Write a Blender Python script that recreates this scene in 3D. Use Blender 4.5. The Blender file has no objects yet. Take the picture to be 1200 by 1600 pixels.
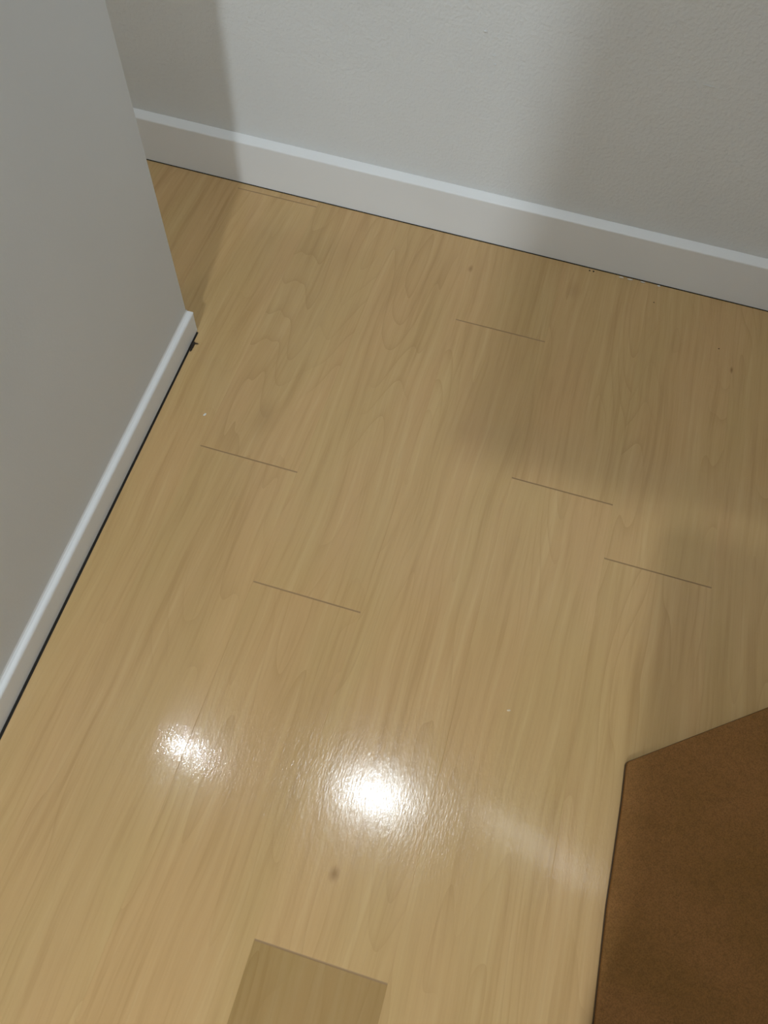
import bpy, bmesh, math, random
from mathutils import Matrix, Vector, noise
random.seed(7)
S = bpy.context.scene
C = S.collection

# ------------------------------------------------------------------ camera
cam_d = bpy.data.cameras.new('camera')
cam = bpy.data.objects.new('camera', cam_d); C.objects.link(cam)
right = Vector((0.95931, 0.27858, 0.04601))
down = Vector((0.26678, -0.84091, -0.47086))
fwd = Vector((-0.09248, 0.46397, -0.88101))
CAM = Vector((0, 0, 1.26404))
cam.matrix_world = Matrix.Translation(CAM) @ Matrix((right, -down, -fwd)).transposed().to_4x4()
cam_d.sensor_width = 36; cam_d.sensor_fit = 'AUTO'
cam_d.lens = 36 * 1188.3 / 1600
cam_d.clip_start = 0.02
cam_d.dof.use_dof = True; cam_d.dof.focus_distance = 1.62; cam_d.dof.aperture_fstop = 6.5
S.camera = cam

# ------------------------------------------------------------------ world, exposure
w = bpy.data.worlds.new('world'); S.world = w; w.use_nodes = True
w.node_tree.nodes['Background'].inputs[0].default_value = (0.75, 0.85, 1.0, 1)
w.node_tree.nodes['Background'].inputs[1].default_value = 0.05
S.view_settings.view_transform = 'Standard'; S.view_settings.look = 'None'
S.view_settings.gamma = 1.0; S.view_settings.use_curve_mapping = False
S.view_settings.exposure = 0.47
# ceiling lamps (mirrors of the glints on the floor, and the lamp behind the camera): x, y, disc radius, emission, label
CEIL = 2.50
LAMPS = [
    (-0.02, 0.525, 0.060, 105, 'large round ceiling downlight above the middle of the floor', (.84, .93, 1)),
    (-0.98, 0.475, 0.036, 190, 'small round ceiling downlight beyond the low white wall', (.86, .94, 1)),
    (-0.845, 0.425, 0.014, 190, 'smallest ceiling spotlight, next to the small downlight beyond the low wall', (.86, .94, 1)),
    (-0.13, -2.50, 0.100, 680, 'bright round ceiling downlight at the back of the room behind the camera', (.86, .94, 1)),
]

# ------------------------------------------------------------------ helpers
def link(name, me, mats, parent=None):
    o = bpy.data.objects.new(name, me); C.objects.link(o)
    for m in (mats if isinstance(mats, (list, tuple)) else [mats]): me.materials.append(m)
    if parent: o.parent = parent
    return o
def finish(name, bm, mats, parent=None, smooth=False):
    bmesh.ops.recalc_face_normals(bm, faces=bm.faces)
    me = bpy.data.meshes.new(name); bm.to_mesh(me); bm.free()
    if smooth:
        for p in me.polygons: p.use_smooth = True
    return link(name, me, mats, parent)
def struct(o): o['kind'] = 'structure'; return o
def tag(o, label, cat, group=None):
    o['label'] = label; o['category'] = cat
    if group: o['group'] = group
    return o
def box(bm, x0, x1, y0, y1, z0, z1, bev=0, seg=2):
    vs = [bm.verts.new(v) for v in [(x0,y0,z0),(x1,y0,z0),(x1,y1,z0),(x0,y1,z0),(x0,y0,z1),(x1,y0,z1),(x1,y1,z1),(x0,y1,z1)]]
    fs = [bm.faces.new([vs[i] for i in f]) for f in [(3,2,1,0),(4,5,6,7),(0,1,5,4),(1,2,6,5),(2,3,7,6),(3,0,4,7)]]
    if bev:
        es = list({e for f in fs for e in f.edges})
        bmesh.ops.bevel(bm, geom=es, offset=bev, segments=seg, affect='EDGES', profile=.5)
def prism(bm, pts, z0, z1):
    a = [bm.verts.new((x, y, z0)) for x, y in pts]; b = [bm.verts.new((x, y, z1)) for x, y in pts]
    n = len(pts); bm.faces.new(a[::-1]); bm.faces.new(b)
    for i in range(n): bm.faces.new((a[i], a[(i+1) % n], b[(i+1) % n], b[i]))
def sweep(bm, path, prof):
    """sweep profile [(out, z)] along a polyline path [(x,y)], 'out' = to the right of travel, mitred"""
    rings = []
    for i, p in enumerate(path):
        p = Vector(p)
        d0 = (p - Vector(path[i-1])).normalized() if i else None
        d1 = (Vector(path[i+1]) - p).normalized() if i < len(path)-1 else None
        if d0 is None: d0 = d1
        if d1 is None: d1 = d0
        n0 = Vector((d0.y, -d0.x)); n1 = Vector((d1.y, -d1.x)); n = (n0+n1); n = n / (n.dot(n0) if n.dot(n0) else 1)
        rings.append([bm.verts.new((p.x+n.x*o, p.y+n.y*o, z)) for o, z in prof])
    m = len(prof)
    for a, b in zip(rings, rings[1:]):
        for j in range(m): bm.faces.new((a[j], a[(j+1) % m], b[(j+1) % m], b[j]))
    bm.faces.new(rings[0]); bm.faces.new(rings[-1][::-1])

# ------------------------------------------------------------------ materials
def mat(name):
    m = bpy.data.materials.new(name); m.use_nodes = True
    return m, m.node_tree, m.node_tree.nodes['Principled BSDF']
def N(nt, t, **kw):
    n = nt.nodes.new(t)
    for k, v in kw.items(): setattr(n, k, v)
    return n
def srgb(r, g, b):
    f = lambda c: (c/255/12.92 if c/255 <= .04045 else ((c/255+.055)/1.055)**2.4)
    return (f(r), f(g), f(b), 1)
def math_(nt, op, a, b=None, c=None, clamp=False):
    n = N(nt, 'ShaderNodeMath', operation=op, use_clamp=clamp)
    for i, v in enumerate((a, b, c)):
        if v is None: continue
        if isinstance(v, (int, float)): n.inputs[i].default_value = v
        else: nt.links.new(v, n.inputs[i])
    return n.outputs[0]
def noise_(nt, vec, scale, detail=3, rough=.5, dist=0):
    n = N(nt, 'ShaderNodeTexNoise'); n.inputs['Scale'].default_value = scale
    n.inputs['Detail'].default_value = detail; n.inputs['Roughness'].default_value = rough
    n.inputs['Distortion'].default_value = dist
    nt.links.new(vec, n.inputs['Vector']); return n.outputs['Fac']
def mapping(nt, vec, sc, loc=(0,0,0)):
    n = N(nt, 'ShaderNodeMapping'); n.inputs['Scale'].default_value = sc; n.inputs['Location'].default_value = loc
    nt.links.new(vec, n.inputs['Vector']); return n.outputs[0]
def mixc(nt, fac, a, b, mode='MIX'):
    n = N(nt, 'ShaderNodeMix', data_type='RGBA', blend_type=mode)
    for i, v in ((0, fac), (6, a), (7, b)):
        if isinstance(v, (int, float, tuple)): n.inputs[i].default_value = v
        else: nt.links.new(v, n.inputs[i])
    return n.outputs[2]
def mrange(nt, v, a, b, c=0, d=1, smooth=False):
    n = N(nt, 'ShaderNodeMapRange'); n.interpolation_type = 'SMOOTHSTEP' if smooth else 'LINEAR'
    nt.links.new(v, n.inputs[0])
    for i, x in enumerate((a, b, c, d)): n.inputs[i+1].default_value = x
    return n.outputs[0]
def bump(nt, bsdf, h, strength, dist):
    b = N(nt, 'ShaderNodeBump'); b.inputs['Strength'].default_value = strength; b.inputs['Distance'].default_value = dist
    nt.links.new(h, b.inputs['Height']); nt.links.new(b.outputs[0], bsdf.inputs['Normal'])

def paint(name, col, rough, bs=0.35, bd=.0006, scale=220, spec=.4):
    m, nt, b = mat(name)
    co = N(nt, 'ShaderNodeTexCoord').outputs['Object']
    mott = noise_(nt, co, 2.5, 2)
    c2 = tuple(x*.955 for x in col[:3]) + (1,)
    nt.links.new(mixc(nt, mrange(nt, mott, .35, .65), col, c2), b.inputs['Base Color'])
    b.inputs['Roughness'].default_value = rough; b.inputs['Specular IOR Level'].default_value = spec
    h = math_(nt, 'ADD', noise_(nt, co, scale, 3, .55), math_(nt, 'MULTIPLY', noise_(nt, co, scale*.25, 2), .8))
    if bs: bump(nt, b, h, bs, bd)
    return m
M_wall = paint('wall_paint', (.745, .77, .775, 1), .6, .8, .0016, 170)
M_ceil = paint('ceiling_paint', (.78, .78, .76, 1), .8, .2)
M_low = paint('low_wall_paint', (.70, .72, .725, 1), .5, .25, .0006, 260)
M_trim = paint('baseboard_paint', (.84, .86, .87, 1), .38, .12, .0004, 120, .5)
M_gap = paint('dark_gap', (.012, .009, .006, 1), .8, 0)
M_dirt = paint('dirt', (.03, .022, .015, 1), .9, .3)
M_flake = paint('white_flake', (.8, .78, .72, 1), .7, .3)
M_chip = paint('pale_chip', (.72, .60, .42, 1), .7, .3)
M_metal = paint('dark_metal', (.05, .045, .04, 1), .4, 0)
M_white = paint('white_metal', (.8, .8, .8, 1), .35, 0)

def emit(name, col, s):
    m, nt, b = mat(name)
    b.inputs['Base Color'].default_value = (.8, .8, .8, 1)
    b.inputs['Emission Color'].default_value = (*col, 1); b.inputs['Emission Strength'].default_value = s
    return m

# --- laminate floor
def floor_mat():
    m, nt, b = mat('oak_laminate')
    co = N(nt, 'ShaderNodeTexCoord').outputs['Object']
    at = N(nt, 'ShaderNodeAttribute', attribute_name='plank_offset').outputs['Vector']
    tone = N(nt, 'ShaderNodeAttribute', attribute_name='plank_tone').outputs['Fac']
    add = N(nt, 'ShaderNodeVectorMath', operation='ADD'); nt.links.new(co, add.inputs[0]); nt.links.new(at, add.inputs[1])
    v = add.outputs[0]
    # wander of the grain
    wn = noise_(nt, mapping(nt, v, (3.5, 1.3, 1)), 1.0, 2, .5)
    sep = N(nt, 'ShaderNodeSeparateXYZ'); nt.links.new(v, sep.inputs[0])
    xw = math_(nt, 'ADD', sep.outputs[0], math_(nt, 'MULTIPLY', math_(nt, 'SUBTRACT', wn, .5), .07))
    cb = N(nt, 'ShaderNodeCombineXYZ'); nt.links.new(xw, cb.inputs[0]); nt.links.new(sep.outputs[1], cb.inputs[1])
    g = cb.outputs[0]
    streak = noise_(nt, mapping(nt, g, (55, 2.2, 1)), 1.0, 4, .6)          # broad streaks
    fine = noise_(nt, mapping(nt, g, (210, 6, 1)), 1.0, 3, .6)             # fine fibres
    soft = noise_(nt, mapping(nt, v, (7.5, 2.2, 1)), 1.0, 2, .5)           # cloudy tone
    field = noise_(nt, mapping(nt, v, (8.5, 1.15, 1)), 1.0, 1.5, .45)      # cathedral contours
    ring = math_(nt, 'FRACT', math_(nt, 'MULTIPLY', field, 15.0))
    ring = math_(nt, 'POWER', ring, 6.0)
    msk = mrange(nt, noise_(nt, mapping(nt, v, (6, 1.6, 1), (5, 3, 0)), 1.0, 1), .42, .62, 0, 1, True)
    ring = math_(nt, 'MULTIPLY', ring, msk)
    base = mixc(nt, mrange(nt, soft, .32, .68, 0, 1, True), BASE_A, BASE_B)
    c = mixc(nt, math_(nt, 'MULTIPLY', mrange(nt, streak, .48, .74, 0, 1, True), .46), base, DARK)
    c = mixc(nt, math_(nt, 'MULTIPLY', mrange(nt, streak, .50, .27, 0, 1, True), .35), c, LIGHT)
    c = mixc(nt, math_(nt, 'MULTIPLY', mrange(nt, fine, .50, .75), .22), c, DARK)
    c = mixc(nt, math_(nt, 'MULTIPLY', ring, .42), c, DARK)
    # knots and smudges printed in the boards: x, y, rx, ry, strength
    sx = N(nt, 'ShaderNodeSeparateXYZ'); nt.links.new(co, sx.inputs[0])
    for kx, ky, rx, ry, st in KNOTS:
        dx = math_(nt, 'DIVIDE', math_(nt, 'SUBTRACT', sx.outputs[0], kx), rx)
        dy = math_(nt, 'DIVIDE', math_(nt, 'SUBTRACT', sx.outputs[1], ky), ry)
        d = math_(nt, 'SQRT', math_(nt, 'ADD', math_(nt, 'MULTIPLY', dx, dx), math_(nt, 'MULTIPLY', dy, dy)))
        d = math_(nt, 'ADD', d, math_(nt, 'MULTIPLY', math_(nt, 'SUBTRACT', fine, .5), 1.2))
        c = mixc(nt, math_(nt, 'MULTIPLY', mrange(nt, d, 1.0, 0.0, 0, 1, True), st), c, KNOT)
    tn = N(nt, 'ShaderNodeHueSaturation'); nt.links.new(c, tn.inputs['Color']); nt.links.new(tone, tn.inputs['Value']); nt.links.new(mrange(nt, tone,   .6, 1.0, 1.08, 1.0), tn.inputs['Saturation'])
    nt.links.new(tn.outputs[0], b.inputs['Base Color'])
    b.inputs['Specular IOR Level'].default_value = .34
    nt.links.new(mrange(nt, fine, .3, .7, FL_R0, FL_R1), b.inputs['Roughness'])
    b.inputs['Coat Weight'].default_value = .35; b.inputs['Coat Roughness'].default_value = .05
    # pressed pore structure: short streaks running along the boards
    pore = noise_(nt, mapping(nt, g, (300, 110, 1)), 1.0, 2, .6)
    wav = noise_(nt, mapping(nt, co, (26, 26, 1)), 1.0, 1, .5)
    h = math_(nt, 'ADD', pore, math_(nt, 'MULTIPLY', wav, .5))
    bump(nt, b, h, .26, FL_BD)
    nt.links.new(b.inputs['Normal'].links[0].from_socket, b.inputs['Coat Normal'])
    streaks = noise_(nt, mapping(nt, g, (260, 60, 1)), 1.0, 2, .6)
    bump(nt, b, math_(nt, 'ADD', streaks, math_(nt, 'MULTIPLY', wav, .5)), .55, FL_BD)
    return m
BASE_A = srgb(200, 164, 114); BASE_B = srgb(197, 165, 113); DARK = srgb(170, 136, 86); LIGHT = srgb(215, 184, 135); KNOT = srgb(140, 105, 62)
KNOTS = [(.0, .0, .012, .012, 0)]
FL_R0, FL_R1, FL_BD = .14, .22, .0005
KNOTS = [(-.032, .052, .011, .016, .75), (-.120, 1.333, .007, .016, .6), (.485, 1.225, .005, .012, .8), (-.42, .80, .03, .07, .25), (.12,1.345,.02,.04,.2)]
M_floor = floor_mat()
M_groove, _nt, _b = mat('board_joint'); _b.inputs['Base Color'].default_value = srgb(152, 121, 81); _b.inputs['Roughness'].default_value = .6

# --- brown wood for the unseen shade-casting desktop
def desk_mat():
    m, nt, b = mat('brown_wood_laminate')
    co = N(nt, 'ShaderNodeTexCoord').outputs['Object']
    v = mapping(nt, co, (4, 26, 4))
    s1 = noise_(nt, v, 1.0, 4, .6, .4)
    s2 = noise_(nt, mapping(nt, co, (60, 420, 60)), 1.0, 2, .6)
    s3 = noise_(nt, co, 600, 2, .6)
    c = mixc(nt, mrange(nt, s1, .35, .68, 0, 1, True), srgb(132, 98, 54), srgb(122, 89, 48))
    c = mixc(nt, math_(nt, 'MULTIPLY', mrange(nt, s2, .45, .75), .25), c, srgb(96, 68, 36))
    c = mixc(nt, math_(nt, 'MULTIPLY', mrange(nt, s3, .45, .75), .2), c, srgb(96, 68, 36))
    nt.links.new(c, b.inputs['Base Color'])
    b.inputs['Roughness'].default_value = .55; b.inputs['Specular IOR Level'].default_value = .3
    bump(nt, b, s3, .15, .0003)
    return m
M_top = desk_mat()
def mat_mat():
    m, nt, b = mat('brown_pile')
    co = N(nt, 'ShaderNodeTexCoord').outputs['Object']
    big = noise_(nt, mapping(nt, co, (5, 11, 1)), 1.0, 3, .5)
    mid = noise_(nt, co, 90, 3, .6)
    fib = noise_(nt, co, 650, 3, .65)
    c = mixc(nt, mrange(nt, big, .35, .68, 0, 1, True), srgb(156, 110, 64), srgb(143, 102, 55))
    c = mixc(nt, math_(nt, 'MULTIPLY', mrange(nt, mid, .4, .7), .22), c, srgb(104, 76, 40))
    c = mixc(nt, math_(nt, 'MULTIPLY', mrange(nt, fib, .40, .65), .6), c, srgb(92, 66, 34))
    nt.links.new(c, b.inputs['Base Color'])
    b.inputs['Roughness'].default_value = .9; b.inputs['Specular IOR Level'].default_value = .15
    bump(nt, b, math_(nt, 'ADD', fib, math_(nt, 'MULTIPLY', mid, .7)), .5, .0012)
    return m
M_desk = mat_mat()
M_edge = paint('dark_edge_band', srgb(58, 40, 22), .5, 0)

# ------------------------------------------------------------------ the room
RX0, RX1, RY0 = -3.2, 2.3, -4.2
WY = 1.4505                     # face of the back wall
# floor: individual boards 0.2 m wide, 1.235 m long, with fine bevelled joints
def build_floor():
    PW, PL, X0 = .2, 1.235, -.5162
    J = {-2: .92, -1: 1.4095, 0: .6985, 1: .4605, 2: 1.1735, 3: .8140, 4: .6960, 5: .26, 6: 1.02}
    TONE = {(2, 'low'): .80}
    bm = bmesh.new()
    off = bm.faces.layers.float_vector.new('plank_offset'); ton = bm.faces.layers.float.new('plank_tone')
    k0 = int(math.floor((RX0 - X0)/PW)); k1 = int(math.ceil((RX1 - X0)/PW))
    for k in range(k0, k1):
        j = J.get(k, (k*.437) % PL)
        y = j - PL*8
        while y < WY + .05:
            if k == -1 and abs(y - (j-PL)) < .01: y += PL; continue
            y0, y1 = max(y, RY0-.05), min(y+PL, WY+.05)
            if k == -1 and abs(y - (j-2*PL)) < .01: y1 = j
            if y1 > y0 + .002:
                x0, x1 = X0+PW*k, X0+PW*(k+1)
                o = Vector((random.uniform(-40, 40), random.uniform(-40, 40), 0))
                t = random.uniform(.975, 1.02)
                if k == 2 and abs(y1 - (-.0615)) < .01: t = .70  # board darkened to stand in for the photographer's soft shadow
                if k >= 5: t *= .96
                gs, ge, dp = .0005, .0014, .0003
                a = [bm.verts.new(p) for p in [(x0,y0,-dp),(x1,y0,-dp),(x1,y1,-dp),(x0,y1,-dp)]]
                b = [bm.verts.new(p) for p in [(x0+gs,y0+ge,0),(x1-gs,y0+ge,0),(x1-gs,y1-ge,0),(x0+gs,y1-ge,0)]]
                fs = [bm.faces.new(b)]
                for i in range(4):
                    f = bm.faces.new((a[i], a[(i+1) % 4], b[(i+1) % 4], b[i]))
                    f.material_index = 1 if i in (0, 2) else 0
                    fs.append(f)
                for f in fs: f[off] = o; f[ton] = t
            y += PL
    # slab under the boards
    n0 = len(bm.faces)
    box(bm, RX0-.05, RX1+.05, RY0-.05, WY+.05, -.04, -.0007)
    bm.faces.ensure_lookup_table()
    for f in list(bm.faces)[n0:]: f.material_index = 1
    me = bpy.data.meshes.new('floor'); bm.to_mesh(me); bm.free()
    return struct(link('floor', me, [M_floor, M_groove]))
build_floor()

# back wall with a few paint nibs
bm = bmesh.new(); box(bm, RX0-.1, RX1+.1, WY, WY+.12, -.04, CEIL+.05)
o = struct(finish('wall_back', bm, M_wall))
def blob(bm, c, r, n=5):
    s = bmesh.ops.create_icosphere(bm, subdivisions=2, radius=1)['verts']
    sd = random.uniform(0, 50)
    for v in s:
        q = v.co.copy(); f = 1 + .35*noise.noise(q*1.3 + Vector((sd, sd, 0)))
        v.co = Vector((c[0]+q.x*r[0]*f, c[1]+q.y*r[1]*f, c[2]+q.z*r[2]*f))
nib = bmesh.new()
for x, z, a, h in [(-.186, .455, .004, .0022), (-.163, .415, .003, .0016), (-.158, .400, .003, .0014), (.230, .445, .010, .0012)]:
    blob(nib, (x, WY, z), (a, .0012, h))
me2 = bpy.data.meshes.new('nib'); nib.to_mesh(me2); nib.free()
bm = bmesh.new(); bm.from_mesh(o.data); bm.from_mesh(me2); bm.to_mesh(o.data); bm.free(); bpy.data.meshes.remove(me2)

BACK_TILT = -.0050
def tilt(o):
    R_ = Matrix.Translation((-.94, WY, 0)) @ Matrix.Rotation(BACK_TILT, 4, 'Z') @ Matrix.Translation((.94, -WY, 0))
    o.data.transform(R_); return o
tilt(bpy.data.objects['wall_back'])
bm = bmesh.new(); box(bm, RX1, RX1+.1, RY0-.1, WY, -.04, CEIL+.05); struct(finish('wall_right', bm, M_wall))
bm = bmesh.new(); box(bm, RX0-.1, RX0, RY0-.1, WY, -.04, CEIL+.05); struct(finish('wall_far_left', bm, M_wall))
bm = bmesh.new(); box(bm, RX0, RX1, RY0-.1, RY0, -.04, CEIL+.05); struct(finish('wall_front', bm, M_wall))
bm = bmesh.new(); box(bm, RX0-.1, RX1+.1, RY0-.1, WY+.12, CEIL+.004, CEIL+.10); struct(finish('ceiling', bm, M_ceil))

# back baseboard
bm = bmesh.new()
prof = [(0, .0012), (.0185, .0012), (.0185, .1080), (.0178, .1100), (.0160, .1113), (.0020, .1195), (0, .1200)]
FY = WY
sweep(bm, [(RX0, FY), (-1.0, FY), (RX1, FY)], prof)
o = tilt(struct(finish('baseboard_back', bm, M_trim)))
# thin dark gap between boards and baseboard
bm = bmesh.new(); box(bm, RX0, RX1, WY-.0205, WY-.0175, -.0005, .0012); tilt(struct(finish('trim_1', bm, M_gap)))

# low wall at the left, its long face slightly off parallel to the boards
A = Vector((-.6050, .0810)); B = Vector((-.6345, .9690))        # foot of the trim face: near end, corner
d = (B-A).normalized(); n = Vector((d.y, -d.x))                 # n points into the room (+x)
TT = .0110
Pc = B - n*TT - d*TT*.6                                            # wall corner inside the trim
LOWH = .98
near = Pc - d*3.2
back = Vector((-n.x, -n.y))*.115
def wall_pts(r=.004):
    p1 = near; p2 = Pc; p3 = Pc + back; p4 = near + back
    pts = [tuple(p1)]
    for k in range(5):
        a = k/4*math.pi/2; c = Pc - n*r - d*r
        q = c + n*r*math.cos(a) + d*r*math.sin(a); pts.append(tuple(q))
    pts += [tuple(p3), tuple(p4)]
    return pts
bm = bmesh.new(); prism(bm, wall_pts(), 0, LOWH); struct(finish('wall_left', bm, M_low))
bm = bmesh.new()
cp = [(p[0], p[1]) for p in (near - n*-.015, Pc + n*.015 + d*.015, Pc + back - n*.015 + d*.015, near + back - n*.015)]
prism(bm, cp, LOWH, LOWH+.03); struct(finish('trim_3', bm, M_trim))
prof = [(0, .001), (TT, .001), (TT, .0500), (.0105, .0522), (.0093, .0541), (.0075, .0555), (.0040, .0572), (.0010, .0600), (0, .0640)]
bm = bmesh.new(); sweep(bm, [tuple(near), tuple(Pc), tuple(Pc+back)], prof)
for v in bm.verts:                       # the return round the end is thinner
    a_ = (v.co.xy - Pc).dot(d)
    if a_ > 0: v.co.x -= d.x*a_*.4; v.co.y -= d.y*a_*.4
sel = [e for e in bm.edges if abs(e.verts[0].co.z-e.verts[1].co.z) > .01 and all((v.co.xy-B).length < .003 for v in e.verts)]
bmesh.ops.bevel(bm, geom=sel, offset=.003, segments=3, affect='EDGES')
struct(finish('baseboard_left', bm, M_trim))
# dark shadow gap in the floor along the trim
bm = bmesh.new()
g0 = near + n*(TT-.002); g1 = Pc + n*(TT-.002) + d*(TT-.012)
pts = [tuple(g0), tuple(g1), tuple(g1 + n*.0060), tuple(g0 + n*.0095)]
prism(bm, pts, -.0005, .0009); struct(finish('trim_2', bm, M_gap))

# ------------------------------------------------------------------ brown mat at the lower right
MT = .0130
t = bpy.data.objects.new('floor_mat', None); C.objects.link(t); t.location = (.9, -.1, 0)
tag(t, 'dark brown mat with a cut-off corner and dark edge lying on the pale floor', 'mat')
def local(bm): bmesh.ops.translate(bm, verts=bm.verts, vec=(-.9, .1, 0))
cx, cy = .3700, .3400
u = Vector((.8114, .5845))
c2 = Vector((cx, cy)) + u*.42
r = .010
half = math.radians(126)/2; dd = r/math.tan(half)
cc = Vector((cx, cy)) + Vector((0, -1))*dd + Vector((1, 0))*r
outline = []
for k in range(12): outline.append((cx + .0012*math.sin(k*1.9) + (.0016 if k == 7 else 0), -.55 + k*.075))
for k in range(7):
    a = math.pi - math.radians(54)*k/6; outline.append((cc.x + r*math.cos(a), cc.y + r*math.sin(a)))
outline += [tuple(c2), (1.45, c2.y), (1.45, -.55)]
def offset_poly(p, o):
    c = Vector((.9, -.1)); out = []; n_ = len(p)
    for i in range(n_):
        a, b, c_ = Vector(p[i-1]), Vector(p[i]), Vector(p[(i+1) % n_])
        e0 = (b-a).normalized(); e1 = (c_-b).normalized()
        m0 = Vector((-e0.y, e0.x)); m1 = Vector((-e1.y, e1.x))
        if m0.dot(c-b) < 0: m0 = -m0
        if m1.dot(c-b) < 0: m1 = -m1
        mm = (m0+m1); mm = mm/mm.dot(m0); out.append(tuple(b+mm*o))
    return out
def slab(levels):
    bm = bmesh.new()
    rings = [[bm.verts.new((x, y, z)) for x, y in offset_poly(outline, o)] for o, z in levels]
    bm.faces.new(rings[0]); bm.faces.new(rings[-1][::-1])
    for a, b in zip(rings, rings[1:]):
        for i in range(len(a)): bm.faces.new((a[i], b[i], b[(i+1) % len(a)], a[(i+1) % len(a)]))
    local(bm); return bm
finish('pile', slab([(.0036, MT), (.0018, MT-.0006), (.0008, MT-.0020), (.0006, .0070)]), M_desk, t)
o = finish('backing', slab([(.0003, .0070), (0, .0062), (0, .0008), (.0006, 0)]), M_edge, t); o['label'] = 'thin dark backing edge'

# ------------------------------------------------------------------ unseen desktop on legs behind the camera, added to shade the floor
DZ = .72
t = bpy.data.objects.new('shade_desk', None); C.objects.link(t); t.location = (1.0, -.65, 0)
tag(t, 'unseen brown wooden desktop on dark metal legs, added to shade the floor', 'shade_desk')
def local(bm): bmesh.ops.translate(bm, verts=bm.verts, vec=(-1.0, .65, 0))
bm = bmesh.new(); box(bm, .24, 1.9, -1.0, -.14, DZ-.025, DZ, .002); local(bm); finish('desktop', bm, M_top, t)
bm = bmesh.new()
for q in [(.32, .345, -.95, -.32), (1.8, 1.825, -.95, -.32), (.345, 1.8, -.95, -.925), (.345, 1.8, -.345, -.32)]:
    box(bm, *q, DZ-.085, DZ-.025, .002)
local(bm); finish('frame', bm, M_metal, t)
for lx, ly in [(.33, -.94), (1.81, -.94), (.33, -.33), (1.81, -.33)]:
    bm = bmesh.new(); box(bm, lx-.025, lx+.025, ly-.025, ly+.025, .006, DZ-.025, .003)
    box(bm, lx-.028, lx+.028, ly-.028, ly+.028, 0, .012, .002)
    local(bm); finish('leg', bm, M_metal, t)

# ------------------------------------------------------------------ unseen screen-shaped blocker added behind the camera, casting the photographer's shadow
e = bpy.data.objects.new('photographer_blocker', None); C.objects.link(e); e.location = (.40, -.40, DZ)
tag(e, 'unseen wide black screen added to cast the shadow of the photographer', 'shadow_blocker')
bm = bmesh.new(); box(bm, -.48, .48, -.02, .012, .22, .80, .006); finish('housing', bm, M_metal, e)
bm = bmesh.new(); box(bm, -.47, .47, -.0215, -.0195, .24, .79); finish('screen', bm, M_edge, e)
bm = bmesh.new(); box(bm, -.03, .03, .012, .03, .008, .40, .004); finish('stand', bm, M_metal, e)
bm = bmesh.new(); box(bm, -.11, .13, -.10, .10, 0, .01, .004); finish('base', bm, M_metal, e)

# ------------------------------------------------------------------ ceiling downlights
def ring_mesh(prof, seg=40):
    bm = bmesh.new(); rs = []
    for k in range(seg):
        a = 2*math.pi*k/seg
        rs.append([bm.verts.new((r_*math.cos(a), r_*math.sin(a), z)) for r_, z in prof])
    for k in range(seg):
        a, b = rs[k], rs[(k+1) % seg]
        for j in range(len(prof)): bm.faces.new((a[j], b[j], b[(j+1) % len(prof)], a[(j+1) % len(prof)]))
    return bm
for i, (x, y, r_, st, lab, col) in enumerate(LAMPS):
    e = bpy.data.objects.new('ceiling_downlight', None); C.objects.link(e); e.location = (x, y, CEIL)
    tag(e, lab, 'ceiling light')
    finish('trim_ring', ring_mesh([(r_, .003), (r_, -.006), (r_+.004, -.010), (r_+.018, -.008), (r_+.021, -.002), (r_+.021, .003)]), M_white, e, True)
    bm = bmesh.new(); bmesh.ops.create_cone(bm, cap_ends=True, segments=40, radius1=r_, radius2=r_, depth=.004)
    finish('diffuser', bm, emit('lamp_glow_%d' % i, col, st), e)
    if i < 3:                                    # glowing ring added round the bright centre to widen its floor halo
        R2 = r_ + (.105, .035, .012)[i]
        for o_ in e.children:
            if o_.name.startswith('trim_ring'): o_.data.transform(Matrix.Diagonal(((R2+.02)/(r_+.021),)*2 + (1, 1)))
        g_ = finish('halo_ring', ring_mesh([(r_-.002, .001), (r_-.002, -.003), (R2*.8, -.006), (R2, -.003), (R2, .001)]), emit('halo_glow_%d' % i, col, (19, 14, 12)[i]), e, True)

e = bpy.data.objects.new('linear_ceiling_light', None); C.objects.link(e); e.location = (.74, .52, CEIL); e.rotation_euler = (0, 0, -.28)
tag(e, 'dim slim linear ceiling light above the brown mat', 'ceiling light')
bm = bmesh.new(); box(bm, -.31, .31, -.07, .07, -.022, .003, .004); finish('housing', bm, M_white, e)
bm = bmesh.new(); box(bm, -.29, .29, -.055, .055, -.025, -.021, .001); finish('diffuser', bm, emit('linear_glow', (.95, .98, 1), 4.0), e)

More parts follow.
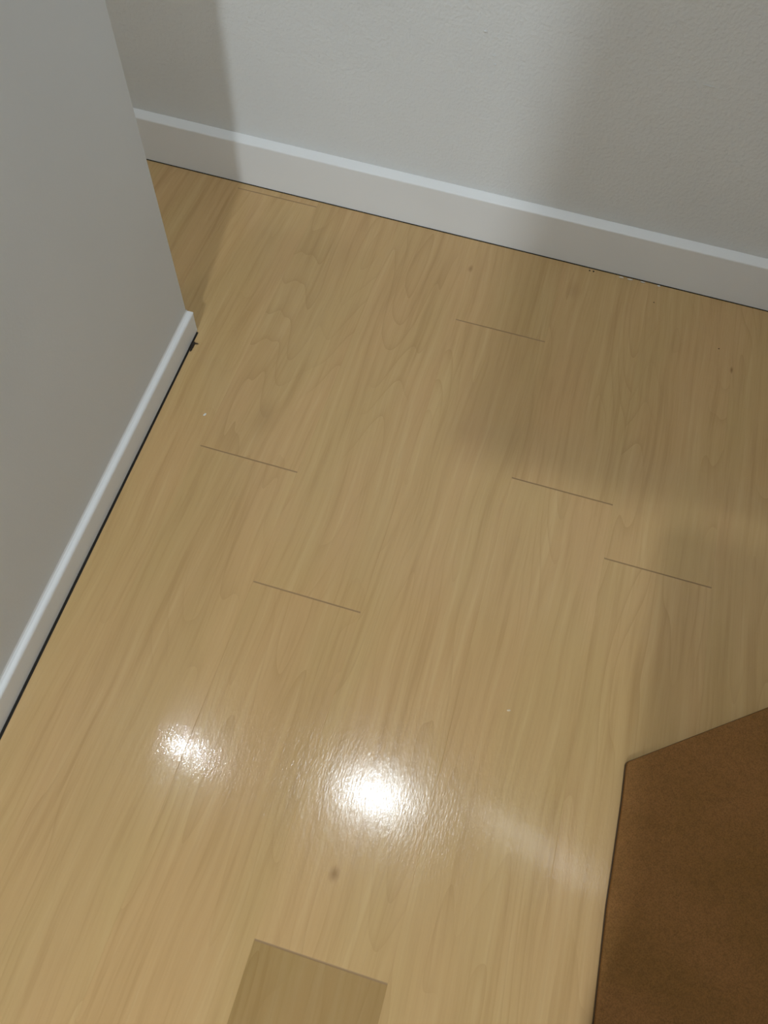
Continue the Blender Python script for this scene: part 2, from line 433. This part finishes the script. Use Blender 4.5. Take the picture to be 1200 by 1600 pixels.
# ------------------------------------------------------------------ crumbs and flecks
def speck(name, x, y, r3, m, lab, cat, grp=None, rot=0, z=None):
    bm = bmesh.new(); blob(bm, (0, 0, 0), r3)
    o = finish(name, bm, m, None, True)
    o.location = (x, y, r3[2]*.85 if z is None else z); o.rotation_euler = (0, 0, rot)
    tag(o, lab, cat, grp); return o
# dark splinter with a little tail at the corner of the low wall
bm = bmesh.new(); blob(bm, (0, 0, .002), (.0030, .010, .0022)); blob(bm, (.0050, .0070, .0018), (.0060, .0016, .0010)); blob(bm, (.0, -.010, .0018), (.0022, .007, .0012))
o = finish('dirt_clump', bm, M_dirt, None, True); o.location = (-.6268, .9240, 0); o.rotation_euler = (0, 0, math.radians(4))
tag(o, 'black clump of dirt with a small tail beside the corner of the left trim', 'dirt')
fl = [(990, 440, .218, 1.4195, 'leftmost white paint flake along the foot of the back baseboard'),
      (1009, 445, .238, 1.4195, 'second white paint flake from the left at the foot of the back baseboard'),
      (1037, 451, .268, 1.4205, 'third white paint flake from the left at the foot of the back baseboard'),
      (1072, 459, .305, 1.4210, 'rightmost white paint flake along the foot of the back baseboard')]
for i, (_, _, x, y, lab) in enumerate(fl):
    speck('paint_flake', x, y-.001, ((.006, .007, .006, .004)[i], .0014, .0016), M_flake, lab, 'paint flake', 'paint flakes along the back baseboard')
sp = [(.1447, 1.4165, .0018, 'dark crumb on the floor near the back baseboard, left one of the pair'),
      (.1535, 1.4165, .0020, 'dark crumb on the floor near the back baseboard, right one of the pair'),
      (.300, 1.366, .0013, 'tiny dark crumb on the floor below the paint flakes'),
      (.4534, 1.276, .0014, 'tiny dark crumb alone on the floor at the right')]
for x, y, r_, lab in sp:
    speck('crumb', x, y, (r_, r_*.8, r_*.7), M_dirt, lab, 'crumb', 'dark crumbs on the laminate floor')
speck('wood_chip', -.536, .769, (.0022, .0040, .0006), M_flake, 'small white chip on the floor near the left wall trim', 'chip', None, -.5)
speck('wood_chip', .1707, .3683, (.0034, .0016, .0006), M_chip, 'small pale chip on the floor left of the brown mat corner', 'chip', None, .4)
